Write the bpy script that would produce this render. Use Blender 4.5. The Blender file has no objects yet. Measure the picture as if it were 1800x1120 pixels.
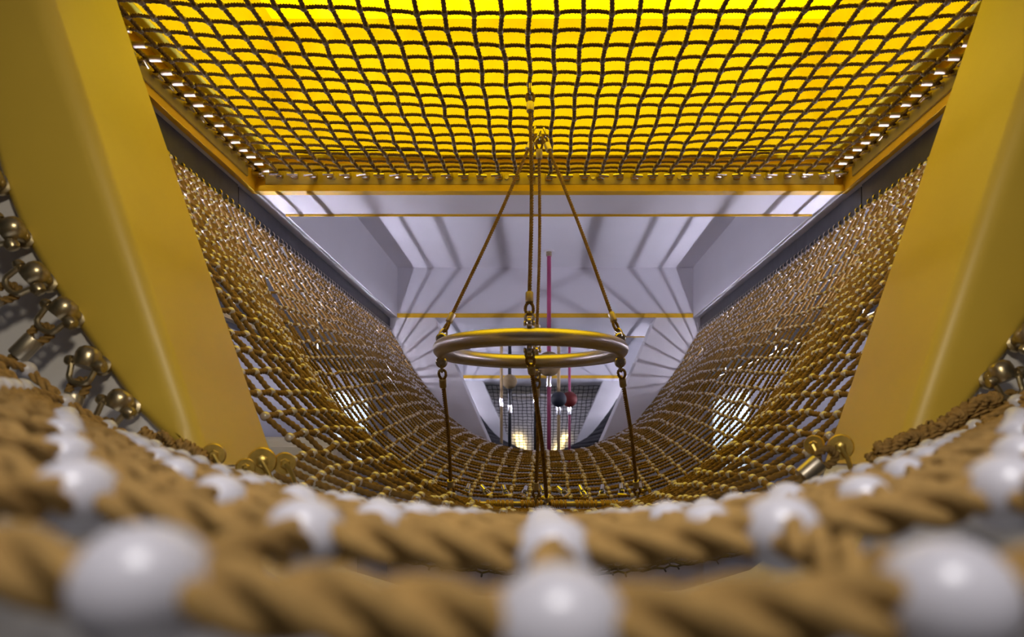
import bpy, bmesh, math, random
import numpy as np
from mathutils import Vector, Matrix

random.seed(7)
RNG = np.random.default_rng(7)
PI = math.pi
SC = bpy.context.scene
COL = SC.collection

# ------------------------------------------------------------------ camera, world, exposure
cam_data = bpy.data.cameras.new('camera')
cam = bpy.data.objects.new('camera', cam_data)
COL.objects.link(cam)
cam.location = (0, 0, 0)
cam.rotation_euler = (PI / 2, 0, 0)
cam_data.sensor_width = 36.0
cam_data.lens = 25.4
cam_data.shift_x = -50 / 1800
cam_data.shift_y = 230 / 1800
cam_data.clip_start = 0.01
cam_data.clip_end = 60
cam_data.dof.use_dof = True
cam_data.dof.focus_distance = 2.7
cam_data.dof.aperture_fstop = 4.5
SC.camera = cam

SC.view_settings.view_transform = 'Standard'
SC.view_settings.look = 'None'
SC.view_settings.gamma = 1.0
SC.view_settings.use_curve_mapping = False
SC.view_settings.exposure = 0.0
SC.cycles.use_denoising = True
SC.cycles.max_bounces = 8
SC.cycles.sample_clamp_indirect = 6.0

world = bpy.data.worlds.new('world')
world.use_nodes = True
world.node_tree.nodes['Background'].inputs[0].default_value = (0.72, 0.70, 0.85, 1)
world.node_tree.nodes['Background'].inputs[1].default_value = 0.03
SC.world = world

YELLOW = (1.0, 0.70, 0.03)
WHITE = (0.83, 0.80, 1.0)


def light(name, kind, loc, target, energy, color, size=0.3, size_y=None, spot=60, blend=0.6, spread=None):
    d = bpy.data.lights.new(name, kind)
    d.energy = energy
    d.color = color
    if kind == 'AREA':
        d.size = size
        if size_y:
            d.shape = 'RECTANGLE'
            d.size_y = size_y
        if spread:
            d.spread = math.radians(spread)
    elif kind == 'SPOT':
        d.spot_size = math.radians(spot)
        d.spot_blend = blend
        d.shadow_soft_size = size
    else:
        d.shadow_soft_size = size
    o = bpy.data.objects.new(name, d)
    COL.objects.link(o)
    o.location = loc
    v = Vector(target) - Vector(loc)
    o.rotation_euler = v.to_track_quat('-Z', 'Y').to_euler()
    return o


# yellow daylight of the glazed well over the middle bay ; white lamp over the camera, added fills without fixtures
light('skylight_daylight', 'AREA', (0.04, 2.6, 2.0), (0.04, 2.6, 0), 9, YELLOW, 2.3, 1.5)
light('panel_fill_left', 'SPOT', (0.35, -0.30, 1.00), (-1.0, 1.30, 0.35), 52, (1.0, 0.88, 0.66), 0.12, spot=44, blend=0.9)  # added fill aimed at the left panel, no fixture
light('panel_fill_right', 'SPOT', (-0.31, -0.30, 1.00), (1.05, 1.30, 0.35), 52, (1.0, 0.88, 0.66), 0.12, spot=44, blend=0.9)  # matching added fill for the right panel
light('front_bay_lamp', 'AREA', (0.0, -0.35, 1.15), (0, 0.50, 0), 2.9, (1.0, 0.96, 0.97), 0.5, 0.4, spread=62)
light('low_bay_fill', 'AREA', (0, 0.15, -1.3), (0, 0.5, 0), 3, (1.0, 0.97, 1.0), 1.6, 1.0)  # added upward fill for the wall below the arch
light('end_wall_fill', 'AREA', (0.04, 16.2, 1.15), (0.04, 17.4, 0.0), 14, WHITE, 1.2, 0.6)  # added to brighten the end wall behind the climbing net
light('cabinet_fill', 'SPOT', (-2.3, 2.6, 1.1), (-1.75, 4.6, -0.2), 22, (1.0, 0.95, 0.88), 0.1, spot=50)  # added spot that brightens the cabinet
light('low_aisle_fill', 'AREA', (-0.3, 4.6, -1.3), (0.0, 4.8, 0), 2, WHITE, 1.6, 2.4)  # ambient fill from under the hammock, no fixture

# ------------------------------------------------------------------ materials


def nodes_of(name):
    m = bpy.data.materials.new(name)
    m.use_nodes = True
    nt = m.node_tree
    b = nt.nodes['Principled BSDF']
    return m, nt, b


def mat(name, color, rough=0.5, metal=0.0, var=0.12, scale=6.0, bump=0.0, bscale=60.0, spec=0.5, emis=None, estr=0.0):
    m, nt, b = nodes_of(name)
    b.inputs['Roughness'].default_value = rough
    b.inputs['Metallic'].default_value = metal
    b.inputs['Specular IOR Level'].default_value = spec
    tc = nt.nodes.new('ShaderNodeTexCoord')
    nz = nt.nodes.new('ShaderNodeTexNoise')
    nz.inputs['Scale'].default_value = scale
    nz.inputs['Detail'].default_value = 5.0
    nt.links.new(tc.outputs['Object'], nz.inputs['Vector'])
    rp = nt.nodes.new('ShaderNodeValToRGB')
    c = np.array(color)
    lo = np.clip(c * (1 - var), 0, 1)
    hi = np.clip(c * (1 + var), 0, 1)
    rp.color_ramp.elements[0].position = 0.3
    rp.color_ramp.elements[1].position = 0.7
    rp.color_ramp.elements[0].color = (*lo, 1)
    rp.color_ramp.elements[1].color = (*hi, 1)
    nt.links.new(nz.outputs['Fac'], rp.inputs['Fac'])
    nt.links.new(rp.outputs['Color'], b.inputs['Base Color'])
    if bump > 0:
        n2 = nt.nodes.new('ShaderNodeTexNoise')
        n2.inputs['Scale'].default_value = bscale
        n2.inputs['Detail'].default_value = 4.0
        nt.links.new(tc.outputs['Object'], n2.inputs['Vector'])
        bp = nt.nodes.new('ShaderNodeBump')
        bp.inputs['Strength'].default_value = bump
        bp.inputs['Distance'].default_value = 0.002
        nt.links.new(n2.outputs['Fac'], bp.inputs['Height'])
        nt.links.new(bp.outputs['Normal'], b.inputs['Normal'])
    if emis is not None:
        b.inputs['Emission Color'].default_value = (*emis, 1)
        b.inputs['Emission Strength'].default_value = estr
    return m


M_WALL = mat('white_wall_paint', (0.76, 0.74, 0.76), 0.55, var=0.03, scale=3, bump=0.10, bscale=30)
M_PORTAL = mat('painted_yellow_light', (0.70, 0.49, 0.065), 0.42, var=0.07, scale=2.2, bump=0.12, bscale=26)  # pale wall with the yellow light put into its base colour
M_CEIL = mat('white_ceiling_paint', (0.74, 0.73, 0.78), 0.7, var=0.02, scale=2)
M_FLOOR = mat('grey_floor', (0.20, 0.19, 0.19), 0.6, var=0.1, scale=4)
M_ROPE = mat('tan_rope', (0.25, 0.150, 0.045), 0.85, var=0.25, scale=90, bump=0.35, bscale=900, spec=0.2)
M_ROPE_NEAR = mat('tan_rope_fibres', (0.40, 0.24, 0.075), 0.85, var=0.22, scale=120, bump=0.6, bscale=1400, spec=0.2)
M_ROPE_TOP = mat('backlit_rope', (0.10, 0.055, 0.015), 0.8, var=0.2, scale=90, spec=0.2)  # backlit shade of the overhead net put into its rope colour
M_BEAD = mat('satin_bead', (0.66, 0.63, 0.63), 0.34, metal=0.45, var=0.08, scale=50)
M_DBEAD = mat('backlit_bead', (0.22, 0.17, 0.10), 0.3, metal=0.6, var=0.1, scale=50)  # overhead beads, darkened in colour for being lit from behind
M_WBEAD = mat('white_bead', (0.62, 0.60, 0.64), 0.26, metal=0.0, var=0.05, scale=50)
M_STEEL = mat('steel', (0.50, 0.45, 0.38), 0.25, metal=1.0, var=0.15, scale=40)
M_BRASSY = mat('weathered_steel', (0.47, 0.39, 0.24), 0.30, metal=0.9, var=0.25, scale=60)
M_YLIT_STEEL = mat('yellow_lit_steel', (0.62, 0.44, 0.11), 0.34, metal=0.85, var=0.2, scale=60)  # plain steel washers, yellow light on them put into the colour
M_RING = mat('brushed_steel', (0.58, 0.54, 0.49), 0.34, metal=1.0, var=0.05, scale=10)
M_FERR = mat('ferrule_alloy', (0.55, 0.48, 0.36), 0.38, metal=0.9, var=0.1, scale=40)
M_DARK = mat('dark_steel', (0.045, 0.045, 0.052), 0.5, metal=0.3, var=0.2, scale=20)
M_PLATE = mat('galvanised_plate', (0.40, 0.30, 0.07), 0.45, metal=0.25, var=0.15, scale=14)
M_YEL = mat('yellow_paint', (0.88, 0.76, 0.012), 0.5, var=0.06, scale=8)
M_YTRIM = mat('yellow_trim_paint', (0.72, 0.42, 0.01), 0.45, var=0.08, scale=12)
M_PANEL = mat('glowing_yellow_panel', (0.8, 0.6, 0.02), 0.5, var=0.01, emis=(1.0, 0.76, 0.0), estr=1.35)
M_TUBE = mat('light_tube', (0.9, 0.9, 0.95), 0.5, var=0.0, emis=WHITE, estr=260.0)
M_PINK = mat('pink_paint', (0.42, 0.06, 0.16), 0.4, var=0.05)
M_BLACK = mat('black_paint', (0.012, 0.012, 0.016), 0.35, var=0.1)
M_TAN = mat('tan_wood', (0.55, 0.38, 0.17), 0.5, var=0.12, scale=10)
M_BEIGE = mat('beige_ball', (0.33, 0.235, 0.11), 0.7, var=0.12, scale=30)
M_NAVY = mat('navy_ball', (0.016, 0.020, 0.030), 0.6, var=0.1)
M_RED = mat('red_ball', (0.15, 0.008, 0.004), 0.6, var=0.1)
M_CHROME = mat('chrome', (0.8, 0.8, 0.8), 0.12, metal=1.0, var=0.02)
M_TWINE = mat('straw_twine', (0.58, 0.37, 0.13), 0.8, var=0.2, scale=80)
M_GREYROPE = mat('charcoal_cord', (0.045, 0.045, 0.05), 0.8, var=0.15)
M_CREAM = mat('cream_laminate', (0.82, 0.78, 0.68), 0.45, var=0.03)
M_SKY = mat('daylight_pane', (0.8, 0.85, 0.9), 0.3, var=0.0, emis=(0.72, 0.86, 1.0), estr=0.8)
M_WARM = mat('warm_lit_pane', (0.9, 0.8, 0.5), 0.4, var=0.0, emis=(1.0, 0.78, 0.36), estr=2.6)
M_REDPAD = mat('dark_red_vinyl', (0.14, 0.02, 0.012), 0.5, var=0.1)
M_OLIVE = mat('yellow_vinyl', (0.52, 0.36, 0.02), 0.5, var=0.1)

# ------------------------------------------------------------------ mesh helpers


def fast_mesh(name, V, F, m, smooth=True, sharp=None):
    V = np.asarray(V, dtype=np.float32).reshape(-1, 3)
    me = bpy.data.meshes.new(name)
    if isinstance(F, np.ndarray):
        nf, k = F.shape
        me.vertices.add(len(V))
        me.vertices.foreach_set('co', V.ravel())
        me.loops.add(nf * k)
        me.loops.foreach_set('vertex_index', F.astype(np.int32).ravel())
        me.polygons.add(nf)
        me.polygons.foreach_set('loop_start', np.arange(0, nf * k, k, dtype=np.int32))
        me.update(calc_edges=True)
    else:
        me.from_pydata(V.tolist(), [], F)
        me.update()
    me.materials.append(m)
    me.polygons.foreach_set('use_smooth', np.full(len(me.polygons), smooth))
    if sharp is not None:
        me.set_sharp_from_angle(angle=math.radians(sharp))
    me.update()
    return me


def link(name, me, parent=None, loc=None, rot=None, kind=None, label=None):
    o = bpy.data.objects.new(name, me)
    COL.objects.link(o)
    if parent is not None:
        o.parent = parent
    if loc is not None:
        o.location = loc
    if rot is not None:
        o.rotation_euler = rot
    if kind:
        o['kind'] = kind
    if label:
        o['label'] = label
    return o


def tag(o, label, cat, group=None):
    o['label'] = label
    o['category'] = cat
    if group:
        o['group'] = group
    return o


def thing(name, label, cat, loc=(0, 0, 0), group=None, matrix=None):
    o = bpy.data.objects.new(name, None)
    COL.objects.link(o)
    o.empty_display_size = 0.02
    if matrix is not None:
        o.matrix_world = matrix
    else:
        o.location = loc
    return tag(o, label, cat, group)


def copy_thing(o, loc=None, matrix=None, label=None, group=None):
    r = o.copy()
    COL.objects.link(r)
    if matrix is not None:
        r.matrix_world = matrix
    elif loc is not None:
        r.location = loc
    if label:
        r['label'] = label
    if group:
        r['group'] = group
    for ch in list(o.children):
        c = ch.copy()
        COL.objects.link(c)
        c.parent = r
        for g in list(ch.children):
            d = g.copy()
            COL.objects.link(d)
            d.parent = c
    return r


class MB:
    """collects shapes for ONE mesh"""

    def __init__(self):
        self.V, self.F, self.n = [], [], 0

    def add(self, V, F):
        V = np.asarray(V, float).reshape(-1, 3)
        self.V.append(V)
        self.F += [[i + self.n for i in f] for f in (F.tolist() if isinstance(F, np.ndarray) else F)]
        self.n += len(V)
        return self

    def box(self, x0, x1, y0, y1, z0, z1):
        V = [(x, y, z) for x in (x0, x1) for y in (y0, y1) for z in (z0, z1)]
        return self.add(V, [[0, 1, 3, 2], [4, 6, 7, 5], [0, 4, 5, 1], [2, 3, 7, 6], [0, 2, 6, 4], [1, 5, 7, 3]])

    def bev_box(self, x0, x1, y0, y1, z0, z1, b=0.01, seg=2):
        bm = bmesh.new()
        bmesh.ops.create_cube(bm, size=1)
        for v in bm.verts:
            v.co = Vector(((x0 + x1) / 2 + v.co.x * (x1 - x0), (y0 + y1) / 2 + v.co.y * (y1 - y0), (z0 + z1) / 2 + v.co.z * (z1 - z0)))
        bmesh.ops.bevel(bm, geom=bm.edges[:], offset=b, segments=seg, profile=0.5, affect='EDGES')
        bm.verts.index_update()
        self.add([v.co[:] for v in bm.verts], [[v.index for v in f.verts] for f in bm.faces])
        bm.free()
        return self

    def lathe(self, prof, axis='Z', k=16, c=(0, 0, 0), rot=None):
        """profile (r, h) turned about an axis"""
        prof = np.asarray(prof, float)
        a = np.arange(k) / k * 2 * PI
        n = len(prof)
        P = np.zeros((n, k, 3))
        P[:, :, 0] = prof[:, 0:1] * np.cos(a)
        P[:, :, 1] = prof[:, 0:1] * np.sin(a)
        P[:, :, 2] = prof[:, 1:2]
        P = P.reshape(-1, 3)
        if axis == 'X':
            P = P[:, [2, 0, 1]]
        elif axis == 'Y':
            P = P[:, [1, 2, 0]]
        if rot is not None:
            P = P @ np.array(rot).T
        P = P + np.array(c)
        F = []
        for i in range(n - 1):
            for j in range(k):
                j2 = (j + 1) % k
                F.append([i * k + j, i * k + j2, (i + 1) * k + j2, (i + 1) * k + j])
        if prof[0, 0] > 1e-6:
            F.append([j for j in range(k)][::-1])
        if prof[-1, 0] > 1e-6:
            F.append([(n - 1) * k + j for j in range(k)])
        return self.add(P, F)

    def tube(self, pts, r, k=8, ref=(0, 0, 1), closed=False, caps=True):
        V, F = sweep(np.asarray(pts, float), np.ones(k) * r, np.arange(k) / k * 2 * PI, np.zeros(len(pts)), np.array(ref, float), closed)
        F = F.tolist()
        if not closed and caps:
            n = len(pts)
            F.append(list(range(k))[::-1])
            F.append([(n - 1) * k + j for j in range(k)])
        return self.add(V, F)

    def mesh(self, name, m, smooth=True, sharp=35):
        return fast_mesh(name, np.concatenate(self.V), self.F, m, smooth, sharp if smooth else None)

    def obj(self, name, m, parent=None, smooth=True, sharp=35, **kw):
        return link(name, self.mesh(name, m, smooth, sharp), parent, **kw)


def sweep(P, rad, ang, twist, ref, closed=False):
    """sweep a ring (radius per angle) along points P with a twist per point"""
    n, k = len(P), len(ang)
    if closed:
        T = np.roll(P, -1, 0) - np.roll(P, 1, 0)
    else:
        T = np.gradient(P, axis=0)
    T /= np.linalg.norm(T, axis=1, keepdims=True) + 1e-12
    N = ref - (T @ ref)[:, None] * T
    N /= np.linalg.norm(N, axis=1, keepdims=True) + 1e-12
    B = np.cross(T, N)
    A = ang[None, :] + twist[:, None]
    V = P[:, None, :] + rad[None, :, None] * (np.cos(A)[..., None] * N[:, None, :] + np.sin(A)[..., None] * B[:, None, :])
    i = np.arange(n if closed else n - 1)[:, None]
    j = np.arange(k)[None, :]
    j2 = (j + 1) % k
    i2 = (i + 1) % n
    F = np.stack([i * k + j + 0 * i2, i2 * k + j, i2 * k + j2, i * k + j2 + 0 * i2], -1).reshape(-1, 4)
    return V.reshape(-1, 3), F[:, ::-1]


def lobed(R, k, lobes=3):
    ang = np.arange(k) / k * 2 * PI
    half = PI / lobes
    ph = (ang + half) % (2 * half) - half
    d = 0.53 * R
    a = 0.475 * R
    return ang, d * np.cos(ph) + np.sqrt(np.maximum(a * a - (d * np.sin(ph)) ** 2, 1e-12))


def resample(P, step):
    P = np.asarray(P, float)
    s = np.concatenate([[0], np.cumsum(np.linalg.norm(np.diff(P, axis=0), axis=1))])
    n = max(3, int(round(s[-1] / step)) + 1)
    q = np.linspace(0, s[-1], n)
    return np.stack([np.interp(q, s, P[:, i]) for i in range(3)], 1), q


def smooth_path(P, step):
    """Catmull-Rom through control points"""
    P = np.asarray(P, float)
    Q = np.vstack([2 * P[0] - P[1], P, 2 * P[-1] - P[-2]])
    out = []
    t = np.linspace(0, 1, 12, endpoint=False)[:, None]
    for i in range(1, len(Q) - 2):
        a, b, c, d = Q[i - 1], Q[i], Q[i + 1], Q[i + 2]
        out.append(0.5 * (2 * b + (c - a) * t + (2 * a - 5 * b + 4 * c - d) * t * t + (3 * b - a - 3 * c + d) * t ** 3))
    out.append(P[-1:])
    return resample(np.vstack(out), step)


def rope_geo(P, R, pitch, step, k=9, ref=(0, 1, 0), presampled=False):
    P2, q = resample(P, step)
    ang, rad = lobed(R, k)
    return sweep(P2, rad, ang, q / pitch * 2 * PI, np.array(ref, float))


def rope_mesh(name, P, R, pitch, step, m, k=9, ref=(0, 1, 0)):
    V, F = rope_geo(P, R, pitch, step, k, ref)
    return fast_mesh(name, V, F, m, True)


def sphere_geo(r, k=10, n=7, squash=1.0):
    th = np.linspace(0, PI, n)
    V = []
    a = np.arange(k) / k * 2 * PI
    for t in th:
        rr = r * math.sin(t) if 0 < t < PI else r * 0.02
        V += [(rr * math.cos(x), rr * math.sin(x), r * squash * math.cos(t)) for x in a]
    F = []
    for i in range(n - 1):
        for j in range(k):
            F.append([i * k + j, (i + 1) * k + j, (i + 1) * k + (j + 1) % k, i * k + (j + 1) % k])
    return np.array(V), np.array(F)


def scatter(V, F, pts):
    n = len(pts)
    nv = len(V)
    VV = (V[None] + np.asarray(pts)[:, None, :]).reshape(-1, 3)
    FF = (F[None] + (np.arange(n) * nv)[:, None, None]).reshape(-1, F.shape[1])
    return VV, FF


CX = 0.045      # the corridor's centre line
ZS = 1.25       # soffit height

# ------------------------------------------------------------------ setting: floor, walls, ceiling
MB().box(-3.3, 3.3, -3.2, 18.2, -1.6, -1.5).obj('floor', M_FLOOR, smooth=False, kind='structure')
M_AISLE = mat('grey_aisle_paint', (0.36, 0.35, 0.37), 0.6, var=0.04, scale=2)
MB().box(-3.3, -3.2, -3.2, 18.2, -1.5, 1.8).obj('wall_left', M_AISLE, smooth=False, kind='structure')
MB().box(3.2, 3.3, -3.2, 18.2, -1.5, 1.8).obj('wall_right', M_AISLE, smooth=False, kind='structure')
MB().box(-3.3, 3.3, 18.1, 18.2, -1.5, 1.8).obj('wall_back', M_WALL, smooth=False, kind='structure')
MB().box(-3.3, 3.3, -3.2, -3.1, -1.5, 1.8).obj('wall_front', M_WALL, smooth=False, kind='structure')

HS = 1.435      # half width of the light well's frame
HC = 1.40       # half width of the recesses
c = MB()
c.box(CX - 1.54, CX - HS, -3.2, 18.2, ZS, 1.42)
c.box(CX + HS, CX + 1.54, -3.2, 18.2, ZS, 1.42)
for y0, y1 in ((-3.2, 1.70), (3.53, 3.85), (6.84, 8.0), (12.7, 18.2)):
    c.box(CX - HS, CX + HS, y0, y1, ZS, 1.42)
for y0, y1 in ((3.85, 6.84), (8.0, 12.7)):
    c.box(CX - HS, CX - HC, y0, y1, ZS, 1.80)
    c.box(CX + HC, CX + HS, y0, y1, ZS, 1.80)
    c.box(CX - HS, CX + HS, y0 - 0.04, y0, 1.42, 1.80)
    c.box(CX - HS, CX + HS, y1, y1 + 0.04, 1.42, 1.80)
    c.box(CX - HS, CX + HS, y0 - 0.04, y1 + 0.04, 1.72, 1.80)
c.obj('ceiling', M_CEIL, smooth=False, kind='structure')

M_ACEIL = mat('shaded_aisle_ceiling', (0.07, 0.065, 0.065), 0.7, var=0.05, scale=2)  # unlit look of the aisle ceiling put into its dark colour
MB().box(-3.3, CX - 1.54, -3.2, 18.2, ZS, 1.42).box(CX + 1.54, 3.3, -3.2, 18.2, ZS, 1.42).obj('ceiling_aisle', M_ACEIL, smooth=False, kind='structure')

# yellow edge trims of the beams
for i, (y, h, z) in enumerate(((3.845, 0.016, ZS - 0.010), (6.835, 0.040, ZS - 0.004), (7.995, 0.025, ZS - 0.010), (12.695, 0.055, ZS - 0.004))):
    MB().bev_box(CX - HC, CX + HC, y - 0.006, y + 0.006, z, z + h, 0.002, 1).obj('trim_%d' % (i + 1), M_YTRIM, kind='structure')

# the yellow light well over the middle bay
w = MB()
WX, WY0, WY1 = 1.335, 1.76, 3.47
w.box(CX - WX - 0.03, CX - WX, WY0, WY1, 1.432, 2.10)
w.box(CX + WX, CX + WX + 0.03, WY0, WY1, 1.432, 2.10)
w.box(CX - WX, CX + WX, WY1, WY1 + 0.03, 1.432, 2.10)
w.box(CX - WX, CX + WX, WY0 - 0.03, WY0, 1.432, 2.10)
w.box(CX - HS - 0.02, CX - WX, 1.68, 3.55, 1.415, 1.44)
w.box(CX + WX, CX + HS + 0.02, 1.68, 3.55, 1.415, 1.44)
w.box(CX - WX, CX + WX, WY1, 3.55, 1.415, 1.44)
w.box(CX - WX, CX + WX, 1.68, WY0, 1.415, 1.44)
w.obj('wall_skylight_well', M_YEL, smooth=False, kind='structure')
# frame faces and lip
f = MB()
f.box(CX - HS - 0.015, CX - HS + 0.012, 1.70, 3.53, ZS - 0.002, 1.42)
f.box(CX + HS - 0.012, CX + HS + 0.015, 1.70, 3.53, ZS - 0.002, 1.42)
f.box(CX - HS + 0.012, CX + HS - 0.012, 3.505, 3.545, ZS - 0.002, 1.42)
f.box(CX - HS + 0.012, CX + HS - 0.012, 3.485, 3.505, ZS - 0.004, ZS + 0.026)
f.box(CX - HS + 0.012, CX + HS - 0.012, 1.69, 1.72, ZS - 0.002, 1.42)
f.obj('trim_5', M_YTRIM, smooth=False, kind='structure')
pn = MB().box(CX - WX, CX + WX, WY0, WY1, 2.07, 2.09).obj('skylight_panel', M_PANEL, smooth=False)
tag(pn, 'glowing yellow skylight panel at the top of the well above the overhead net', 'skylight')


# ------------------------------------------------------------------ portal walls
def prism(outlines, m, name, sharp=40, kind='structure'):
    """outlines: list of (y, [(x,z)...]) with equal counts, closed by end faces"""
    k = len(outlines[0][1])
    V, F = [], []
    for y, o in outlines:
        V += [(x, y, z) for x, z in o]
    for i in range(len(outlines) - 1):
        for j in range(k):
            j2 = (j + 1) % k
            F.append([i * k + j, (i + 1) * k + j, (i + 1) * k + j2, i * k + j2])
    F.append(list(range(k)))
    F.append([(len(outlines) - 1) * k + j for j in range(k)][::-1])
    bm = bmesh.new()
    vs = [bm.verts.new(v) for v in V]
    for fc in F:
        bm.faces.new([vs[i] for i in fc])
    bm.normal_update()
    bmesh.ops.triangulate(bm, faces=[fc for fc in bm.faces if len(fc.verts) > 4], ngon_method='EAR_CLIP')
    bmesh.ops.recalc_face_normals(bm, faces=bm.faces[:])
    me = bpy.data.meshes.new(name)
    bm.to_mesh(me)
    bm.free()
    me.materials.append(m)
    me.polygons.foreach_set('use_smooth', np.full(len(me.polygons), True))
    me.set_sharp_from_angle(angle=math.radians(sharp))
    return link(name, me, kind=kind)


P1X = 0.02


def jamb(z, s):
    return P1X + s * (0.63 + 0.34 * z)


def portal_half(s, y0, y1, name, jam, sill, xo, cxx, m=M_WALL, b=0.0):
    """one half of a wall with a V shaped opening; sill = [(h,z)] down to the centre"""
    def out(off):
        o = [(cxx, -1.5), (cxx + s * xo, -1.5), (cxx + s * xo, ZS), (jam(ZS) + s * off, ZS)]
        o.append((jam(0.0) + s * off, 0.0))
        for h, z in sill:
            o.append((cxx + s * (h + off * 0.5), z - off))
        return o
    ol = [(y0, out(b)), (y0 + b * 0.3, out(b * 0.3)), (y0 + b, out(0)), (y1, out(0))] if b else [(y0, out(0)), (y1, out(0))]
    return prism(ol, m, name)


SILL1 = [(0.60, -0.10), (0.55, -0.20), (0.45, -0.27), (0.30, -0.315), (0.15, -0.328), (0.0, -0.33)]
for s, nm in ((-1, 'wall_portal_left'), (1, 'wall_portal_right')):
    portal_half(s, 1.322, 1.62, nm, lambda z, s=s: jamb(z, s) + s * 0.004, SILL1, 3.2, P1X)

ARC = [(0.626, -0.030), (0.66, -0.012), (0.70, 0.018), (0.75, 0.066), (0.80, 0.135), (0.85, 0.205), (0.91, 0.30), (0.965, 0.40), (1.01, 0.53), (1.045, 0.72), (1.06, 1.0), (1.065, ZS)]
arc_pts = smooth_path([(h, 0, z) for h, z in ARC], 0.04)[0]
arc_tan = np.gradient(arc_pts, axis=0)
arc_tan /= np.linalg.norm(arc_tan, axis=1, keepdims=True)
for s, nm in ((-1, 'wall_arch_left'), (1, 'wall_arch_right')):  # arch outline also bounds the painted yellow light; wall below stays white
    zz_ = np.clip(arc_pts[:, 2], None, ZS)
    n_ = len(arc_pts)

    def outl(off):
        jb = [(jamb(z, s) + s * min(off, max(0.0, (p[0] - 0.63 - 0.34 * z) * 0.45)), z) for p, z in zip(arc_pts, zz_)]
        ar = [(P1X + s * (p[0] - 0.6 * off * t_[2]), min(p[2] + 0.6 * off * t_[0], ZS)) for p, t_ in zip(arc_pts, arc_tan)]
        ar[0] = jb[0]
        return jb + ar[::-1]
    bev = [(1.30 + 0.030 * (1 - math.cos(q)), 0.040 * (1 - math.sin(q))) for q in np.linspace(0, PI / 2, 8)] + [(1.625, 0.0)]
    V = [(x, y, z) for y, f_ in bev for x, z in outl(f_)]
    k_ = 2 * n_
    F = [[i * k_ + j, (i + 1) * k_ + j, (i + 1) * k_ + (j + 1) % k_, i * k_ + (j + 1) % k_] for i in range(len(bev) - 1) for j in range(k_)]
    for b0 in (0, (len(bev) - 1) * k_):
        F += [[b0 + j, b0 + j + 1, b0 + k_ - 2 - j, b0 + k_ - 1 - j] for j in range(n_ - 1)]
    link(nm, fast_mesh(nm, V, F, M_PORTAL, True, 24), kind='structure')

for i, (yp, a, bq, th) in enumerate(((6.86, 0.50, 0.44, 0.34), (13.2, 0.55, 0.44, 0.34))):
    for s, nm in ((-1, 'wall_far_portal_left'), (1, 'wall_far_portal_right')):
        portal_half(s, yp, yp + th, nm + ('' if i == 0 else '_end'), lambda z, s=s: CX + s * (a + bq * z),
                    [(a * 0.9, -0.12), (a * 0.7, -0.2), (a * 0.4, -0.25), (0, -0.26)], 1.50, CX, b=0.012)

# windows of the side aisles (daylight) and the warm lit end openings
for i, s in enumerate((-1, 1)):
    x = s * 3.195
    g = MB().box(x - 0.004, x + 0.004, 11.0, 13.3, -0.3, 0.9).obj('window_%d' % (i + 1), M_SKY, smooth=False, kind='structure')
    fr = MB()
    for yy in (10.94, 12.1, 13.3):
        fr.box(x - 0.02, x + 0.02, yy, yy + 0.06, -0.35, 0.95)
    fr.box(x - 0.02, x + 0.02, 10.94, 13.36, -0.35, -0.3)
    fr.box(x - 0.02, x + 0.02, 10.94, 13.36, 0.9, 0.95)
    fr.obj('window_frame', M_CREAM, g, smooth=False)
for i in range(2):
    ez = [(-0.68, -0.45, -0.33, -0.52), (0.56, 0.72, 0.45, 0.27)][i]
    V = [(ez[0], 18.0, 0.38), (ez[1], 18.0, 0.38), (ez[2], 18.0, -0.10), (ez[3], 18.0, -0.10)]
    V2 = [(a_, 18.05, c_) for a_, b_, c_ in V]
    link('window_%d' % (i + 3), fast_mesh('w', V + V2, [[0, 1, 2, 3], [7, 6, 5, 4], [0, 4, 5, 1], [1, 5, 6, 2], [2, 6, 7, 3], [3, 7, 4, 0]], M_WARM, False), kind='structure')

# ------------------------------------------------------------------ tube lights along the aisles
for s, sd in ((-1, 'left'), (1, 'right')):
    for y0, y1, wh in ((2.1, 6.78, 'behind the hammock net of the middle bay'), (7.35, 13.1, 'in the bay beyond the ring')):
        x = CX + s * 1.60
        t = thing('linear_lamp', 'long white linear lamp %s, %s aisle' % (wh, sd), 'light', (x, y0, 0.68))
        MB().box(-0.02, 0.02, 0, y1 - y0, -0.035, -0.012).obj('housing', M_CREAM, t, smooth=False)
        MB().bev_box(-0.0045, 0.0045, 0.01, y1 - y0 - 0.01, -0.012, -0.004, 0.003, 1).obj('diffuser', M_TUBE, t)
        for yy in np.linspace(0.25, y1 - y0 - 0.25, 4):
            MB().tube([(0, yy, -0.03), (s * 0.03, yy, -0.03), (s * 0.03, yy, ZS - 0.68)], 0.005, 6, ref=(0, 1, 0)).obj('hanger', M_CREAM, t)


# ------------------------------------------------------------------ nets
def half_profile(pts, n=121):
    """(h, z) from the centre up -> smooth, evenly spaced by arc length"""
    P = np.array([(h, 0, z) for h, z in pts], float)
    Q = np.vstack([P[1] * [-1, 1, 1], P])          # mirrored neighbour so the bottom is smooth
    out = smooth_path(Q, 0.004)[0]
    out = out[np.argmin(np.abs(out[:, 0])):] if False else out[out[:, 0] >= -1e-3]
    s = np.concatenate([[0], np.cumsum(np.linalg.norm(np.diff(out, axis=0), axis=1))])
    q = np.linspace(0, s[-1], n)
    return np.stack([np.interp(q, s, out[:, 0]), np.interp(q, s, out[:, 2])], 1)


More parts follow.
